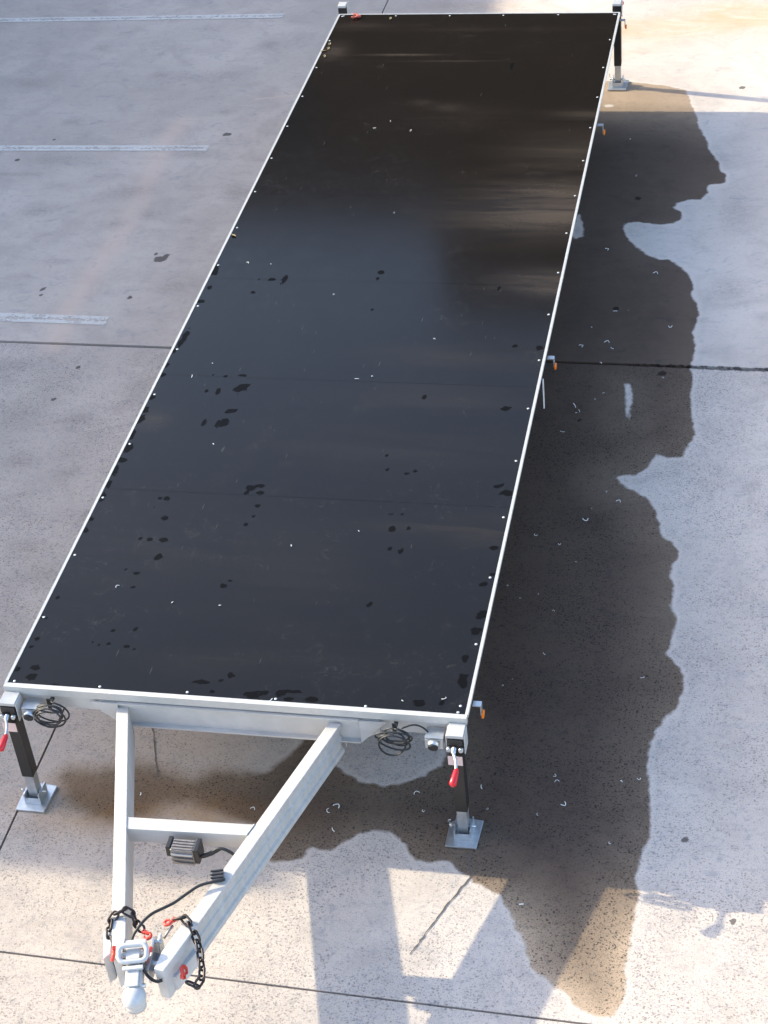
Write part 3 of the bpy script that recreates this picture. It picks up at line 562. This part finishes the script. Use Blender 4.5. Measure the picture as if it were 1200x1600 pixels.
# ---- cable clamp and trailer lead
cc = Vector((1.425, -1.075, ZT))
rm = Matrix.Translation(cc) @ Matrix.Rotation(.27, 4, 'Z')
cl = part('cable_clamp', MB().box(-.030, .026, -.032, .032, .001, .022, rm), 'box', bevel=.003)
for k_ in range(3): MB().box(-.032, .028, -.026 + k_ * .02, -.018 + k_ * .02, .0225, .028, rm).build('rib', M['black'], cl)
part('trailer_lead', MB().tube(smooth_path([(1.466, -1.1, 0.735), (1.422, -1.124, 0.74), (1.361, -1.154, 0.74), (1.314, -1.203, 0.735), (1.27, -1.26, 0.735), (1.222, -1.302, 0.735), (1.191, -1.335, 0.74), (1.167, -1.374, 0.74), (1.151, -1.419, 0.74), (1.133, -1.448, 0.72), (1.127, -1.482, 0.7)]), .007, 8), 'rubber')

# ---- hitch
HP = None
def plate_path(pts, w_, z0, z1, name, mat):
    """a bent channel following pts with width w_"""
    P = [Vector((p[0], p[1])) for p in pts]; lft = []; rgt = []
    for i, p in enumerate(P):
        t = (P[min(i + 1, len(P) - 1)] - P[max(i - 1, 0)]).normalized(); nn = Vector((-t.y, t.x))
        ww = w_[i] / 2; lft.append(p + nn * ww); rgt.append(p - nn * ww)
    return part(name, MB().prism([tuple(v) for v in lft + rgt[::-1]], z0, z1), mat, bevel=.004)
b1 = plate_path([(1.372, -1.352), (1.318, -1.53), (1.300, -1.62)], [.064, .066, .045], ZB + .01, ZT + .006, 'coupling_bracket', 'paint')
b2 = plate_path([(1.035, -1.352), (1.070, -1.47), (1.098, -1.585)], [.064, .062, .034], ZB + .01, ZT + .004, 'coupling_bracket', 'paint')
part('bracket_strap', MB().prism([(1.380, -1.40), (1.408, -1.43), (1.352, -1.58), (1.325, -1.58)], ZB + .02, ZB + .11), 'paint', bevel=.006)
part('bracket_strap', MB().prism([(.985, -1.43), (1.02, -1.40), (1.055, -1.55), (1.03, -1.58)], ZB + .02, ZT - .01), 'paint', bevel=.005)
part('mount_plate', MB().box(1.10, 1.30, -1.56, -1.46, ZT - .10, ZT - .085), 'galv', bevel=.003)
part('upright_plate', MB().prism([(-1.60, ZT - .12), (-1.44, ZT - .12), (-1.44, ZT + .005), (-1.475, ZT + .035), (-1.52, ZT - .01), (-1.60, ZT - .03)], 1.232, 1.242, 'x')
     .prism([(-1.50, ZT - .10), (-1.44, ZT - .10), (-1.44, ZT + .03), (-1.48, ZT + .02)], 1.256, 1.264, 'x').tube([(1.225, -1.545, ZT - .05), (1.28, -1.545, ZT - .05)], .012, 10)
     .tube([(1.225, -1.465, ZT - .0), (1.27, -1.465, ZT - .0)], .010, 10), 'galv', bevel=.0015)
# coupling head, turned slightly
cm = Matrix.Translation((1.150, -1.485, ZT - .045)) @ Matrix.Rotation(math.radians(14), 4, 'Z')
def cbox(mb, *a): return mb.box(*a, cm)
cp = part('coupling_head', cbox(cbox(cbox(MB(), -.036, .036, -.225, .02, -.035, .035), -.026, .026, -.235, -.05, .0352, .046), -.05, .05, -.03, .02, -.05, .045), 'paint', bevel=.012)
mb = MB(); mb.ball((0, 0, 0), .053, (1, 1.12, .95), 24, 16); bmesh.ops.transform(mb.bm, matrix=cm @ Matrix.Translation((0, -.252, -.012)), verts=mb.bm.verts)
mb.build('ball_housing', M['paint'], cp)
mb = MB(); mb.tube([(0, 0, -.01), (0, 0, -.04)], [.044, .046], 20); bmesh.ops.transform(mb.bm, matrix=cm @ Matrix.Translation((0, -.253, -.03)), verts=mb.bm.verts)
mb.build('ball_skirt', M['paint'], cp)
def rr(w_, d_, r_, n_=5):
    pts = []
    for cx, cy, a0 in ((w_ - r_, d_ - r_, 0), (-w_ + r_, d_ - r_, 90), (-w_ + r_, -d_ + r_, 180), (w_ - r_, -d_ + r_, 270)):
        for k2 in range(n_): a = math.radians(a0 + 90 * k2 / (n_ - 1)); pts.append((cx + r_ * math.cos(a), cy + r_ * math.sin(a), 0))
    return pts
mb = MB(); mb.tube(rr(.062, .036, .026), .0115, 10, closed=True); bmesh.ops.transform(mb.bm, matrix=cm @ Matrix.Translation((0, -.085, .08)) @ Matrix.Rotation(.45, 4, 'X'), verts=mb.bm.verts)
mb.build('release_handle', M['paint'], cp)
mb = MB(); mb.box(-.03, .03, -.11, -.05, .0465, .075).tube([(-.05, -.075, .06), (.05, -.075, .06)], .012, 10).box(-.045, .045, -.155, -.135, .0465, .06); bmesh.ops.transform(mb.bm, matrix=cm, verts=mb.bm.verts)
mb.build('latch_block', M['paint'], cp, .005)
for yb in (-.02, -.2):
    mb = MB(); mb.tube([(-.048, yb, -.005), (.048, yb, -.005)], .011, 6); bmesh.ops.transform(mb.bm, matrix=cm, verts=mb.bm.verts); mb.build('bolt', M['galv'], cp)
part('breakaway_cable', MB().tube(smooth_path([(1.192, -1.569, 0.7), (1.219, -1.601, 0.7), (1.235, -1.613, 0.67), (1.262, -1.629, 0.66), (1.29, -1.636, 0.66), (1.31, -1.631, 0.665)]), .0075, 8), 'rubber')
part('gas_strut', MB().tube([(1.267, -1.434, 0.7), (1.28, -1.401, 0.71), (1.293, -1.371, 0.715)], .006, 8), 'box')

# safety chains, each a thing of its own
def chain_link():
    mb = MB(); pts = []
    r_, h_ = .0155, .0145
    for k2 in range(16):
        a = 2 * math.pi * k2 / 16; pts.append(((h_ if math.cos(a) > 0 else -h_) + r_ * math.cos(a), r_ * math.sin(a), 0))
    mb.tube(pts, .0058, 8, closed=True); return mb.build('chain_link', M['chain'], mesh_only=True)
LINK = chain_link()
def hook(P, parent, ang, s=1.0):
    """painted clevis hook"""
    mb = MB(); mb.tube(smooth_path([(0, 0, .0), (.02, .0, 0), (.045, .006, 0), (.062, -.012, 0), (.052, -.034, 0), (.03, -.036, 0), (.022, -.026, 0)]), [.012] * 12 + [.0105] * 13 + [.008] * 12, 8)
    mb.box(-.014, .010, -.013, -.005, -.010, .010).box(-.014, .010, .005, .013, -.010, .010)
    bmesh.ops.transform(mb.bm, matrix=Matrix.Translation(P) @ ang.to_4x4() @ Matrix.Scale(s, 4), verts=mb.bm.verts)
    mb.build('clevis_hook', M['orange'], parent)
def chain(pts, label):
    root = empty('safety_chain', pts[0]); tag(root, label, 'chain', 'safety chains on the drawbar')
    sp_ = smooth_path(pts, 20); pitch = .0435; pos = [sp_[0]]; acc = 0
    out = [sp_[0]]
    for a, b in zip(sp_, sp_[1:]):
        seg = (b - a).length
        while acc + seg >= pitch:
            f = (pitch - acc) / seg; a = a.lerp(b, f); out.append(a.copy()); seg = (b - a).length; acc = 0
        acc += seg
    for i, (a, b) in enumerate(zip(out, out[1:])):
        t = (b - a).normalized(); o = link('chain_link', LINK, None, root)
        q = t.to_track_quat('X', 'Z'); q2 = q @ Matrix.Rotation(math.radians(35 if i % 2 else 125), 3, 'X').to_quaternion()
        o.rotation_euler = q2.to_euler(); o.location = (a + b) / 2 - root.location
    return root
C1 = [(1.034, -1.498, 0.68), (1.024, -1.466, 0.7), (1.014, -1.429, 0.71), (1.003, -1.383, 0.71), (1.019, -1.362, 0.735), (1.042, -1.342, 0.745), (1.067, -1.335, 0.748), (1.091, -1.34, 0.74), (1.106, -1.351, 0.72), (1.115, -1.361, 0.69), (1.136, -1.375, 0.68), (1.157, -1.387, 0.675)]
C2 = [(1.303, -1.347, 0.73), (1.324, -1.339, 0.745), (1.347, -1.348, 0.742), (1.373, -1.371, 0.735), (1.393, -1.392, 0.715), (1.412, -1.417, 0.7), (1.43, -1.445, 0.69), (1.444, -1.478, 0.68), (1.454, -1.51, 0.67), (1.467, -1.543, 0.66), (1.474, -1.575, 0.65), (1.473, -1.609, 0.64), (1.456, -1.624, 0.635), (1.433, -1.621, 0.64), (1.413, -1.607, 0.65), (1.399, -1.592, 0.66)]
r1 = chain(C1, 'black safety chain looped over the end of the left drawbar beam')
r2 = chain(C2, 'black safety chain hanging in a long loop outside the right drawbar beam')
def R3(ax, ay, az): return Matrix.Rotation(az, 3, 'Z') @ Matrix.Rotation(ay, 3, 'Y') @ Matrix.Rotation(ax, 3, 'X')
def hk(P, root, ang, s=1.0):
    hook(Vector(P) - root.location, root, ang, s)
hk((1.16, -1.394, 0.68), r1, R3(0, 0, -0.4), 0.7)
hk((1.074, -1.545, 0.735), r1, R3(1.2, 0.1, -1.35), 0.75)
hk((1.293, -1.347, 0.725), r2, R3(0.2, 0.1, -2.3), 0.7)
hk((1.395, -1.596, 0.66), r2, R3(1, -0.3, 1.9), 0.8)
part('lever', MB().tube(smooth_path([(1.233, -1.507, 0.72), (1.227, -1.536, 0.72), (1.222, -1.574, 0.71)]), [.010]*13, 8), 'orange')

for o in DRAW + [o for o in bpy.data.objects if o not in BEFORE]:
    if o.parent is None or o.parent == TR: o.location = o.location + Vector((-.0175, .036, -.043))
# ---- coiled black cables hanging from the front beam
def coil(cx, name_label, seed, tail):
    rnd = random.Random(seed); root = empty('cable_coil', (cx, -.05, H - .03)); tag(root, name_label, 'cable', 'cable coils under the front of the deck')
    mb = MB(); pts = []
    for k2 in range(5 * 20 + 1):
        a = 2 * math.pi * k2 / 20; lp = k2 / 20
        rx = .074 + .014 * math.sin(lp * 2.1 + seed); rz = .050 + .020 * math.sin(lp * 1.7 + seed * 2)
        pts.append((rx * math.sin(a) + .01 * math.sin(lp * 3), -.02 - .012 * lp + .012 * math.cos(a * .5 + seed) + .01, -.03 - rz * (1 - math.cos(a)) * 1.0 + .02))
    mb.tube(pts, .0048, 6); mb.build('loop', M['rubber'], root)
    mb = MB(); mb.tube(smooth_path(tail), .0045, 6); mb.build('tail', M['rubber'], root)
    mb = MB(); mb.box(-.013, .007, -.006, .045, -.030, -.018).box(-.013, .007, -.012, -.0065, -.05, .020); mb.build('tie', M['rubber'], root, .002)
coil(.262, 'black cable coil hanging between the left jack and the left drawbar beam', 1, [(.05, -.02, -.15), (-.02, -.03, -.165), (-.06, -.03, -.14), (-.09, -.02, -.10), (-.10, -.01, -.07)])
coil(2.052, 'black cable coil hanging between the right drawbar beam and the right jack', 4, [(.03, 0, -.02), (.09, .02, -.01), (.14, .02, -.03), (.18, .0, -.07)])

# ---------------------------------------------------------------- swarf and scraps
def curl(seed, r, turn, th):
    mb = MB(); rnd = random.Random(seed); pts = []
    for k2 in range(9):
        a = turn * k2 / 8; pts.append((r * math.cos(a) - r, r * math.sin(a) * (1 + .3 * k2 / 8), th + .006 * math.sin(a * 1.3) ** 2))
    mb.tube(pts, th, 5); return mb.build('metal_shaving', M['swarf'], mesh_only=True)
CURLS = [curl(1, .020, 2.6, .0022), curl(2, .012, 4.0, .0022), curl(3, .035, 1.0, .0028), curl(4, .010, 2.2, .003), curl(5, .016, 3.4, .0024)]
SW = [(2.521, 4.723), (2.476, 4.457), (2.677, 4.464), (2.633, 4.258), (3.063, 4.107), (2.688, 3.909), (2.633, 3.838), (2.512, 3.727), (2.517, 3.668), (2.545, 3.677), (2.441, 3.456), (2.795, 2.829), (2.895, 2.729), (2.724, 2.655), (2.684, 2.55), (2.409, 2.377), (2.563, 2.297), (2.679, 2.136), (2.314, 1.884), (2.391, 1.783), (2.5, 1.83), (2.61, 1.678), (2.588, 1.322), (2.441, 1.092), (2.392, 1.033), (3.144, 1.17), (2.755, 0.3808), (2.79, 0.3483), (3.113, 0.3756), (3.188, 0.4129), (2.077, 0.1919), (2.115, 0.074), (2.389, 0.2798), (2.439, 0.1179), (1.234, -0.0209), (1.623, 0.0319), (1.673, 0.0374), (1.669, -0.0988), (0.596, 0.0149), (2.112, 0.0714), (2.705, 0.1154), (2.817, 0.1874), (3.087, -0.0383), (2.69, -0.4863), (2.926, 5.458), (2.529, 5.781), (3.055, 4.757), (2.68, 4.935), (2.755, 4.953), (2.66, 4.521), (2.655, 6.967), (2.544, 7.576)]
for i, (x, y) in enumerate(SW):
    o = link('metal_shaving', CURLS[i % 5] if i % 3 else CURLS[random.randrange(5)], None, None, (x, y, .002)); o.rotation_euler = (0, 0, random.uniform(0, 6.28))
    s_ = random.choice((.3, .4, .55, .6, .7, .8, 1.0)); o.scale = (s_, s_, s_)
    tag(o, 'tiny pale curl of metal swarf lying on the wet concrete', 'shaving', 'metal shavings scattered on the wet concrete')
SD = [(0.3107, 2.995), (0.2189, 2.824), (0.5505, 2.132), (0.239, 4.214), (0.4004, 4.22), (0.9242, 3.846), (1.285, 2.872), (1.368, 2.905), (0.3698, 0.8234), (0.9592, 0.7111), (1.235, 1.229), (1.401, 0.0209), (2.063, 0.0947), (2.257, 0.1227), (1.117, 4.942), (1.684, 3.342), (0.7143, 6.247), (0.8285, 6.356), (1.007, 6.198), (0.6968, 0.7089), (1.58, 1.397)]
for i, (x, y) in enumerate(SD):
    o = link('metal_shaving', CURLS[(3, 2, 3, 0, 3)[i % 5]], None, None, (x, y, H - .001)); o.rotation_euler = (0, 0, random.uniform(0, 6.28)); o.scale = (.6, .6, .6)
    tag(o, 'tiny pale metal shaving lying on the black trailer deck', 'shaving', 'metal shavings scattered on the deck')
mb = MB()
for k2 in range(5): mb.tube(smooth_path([(random.uniform(-.04, .04), random.uniform(-.04, .04), .006), (random.uniform(-.04, .04), random.uniform(-.04, .04), .02), (random.uniform(-.04, .04), random.uniform(-.04, .04), .008)]), .006, 6)
o = mb.build('plastic_tie', M['brickred']); o.location = (0.166, 8.306, H); tag(o, 'crumpled red scrap at the far left corner of the deck', 'scrap')
for li, (x, y) in enumerate([(0.0547, 7.677), (0.0543, 7.528), (0.0467, 7.765), (0.0219, 7.627), (0.4678, 8.275), (0.037, 4.59)]):
    mb = MB(); vs = [mb.bm.verts.new(p) for p in ((-.03, 0, .004), (0, .012, .010), (.03, 0, .005), (0, -.013, .003), (0, 0, .002))]
    mb.bm.faces.new((vs[0], vs[4], vs[1])); mb.bm.faces.new((vs[1], vs[4], vs[2])); mb.bm.faces.new((vs[2], vs[4], vs[3])); mb.bm.faces.new((vs[3], vs[4], vs[0]))
    o = mb.build('dry_leaf', M['leaf']); o.location = (x, y, H); o.rotation_euler = (0, 0, random.uniform(0, 6)); tag(o, {4: 'small dry brown leaf by the far edge of the deck, right of the red scrap', 5: 'lone dry brown leaf against the left deck trim, a third of the way along'}.get(li, 'small dry brown leaf in the cluster near the far left corner of the deck'), 'leaf', 'dry leaves on the deck')
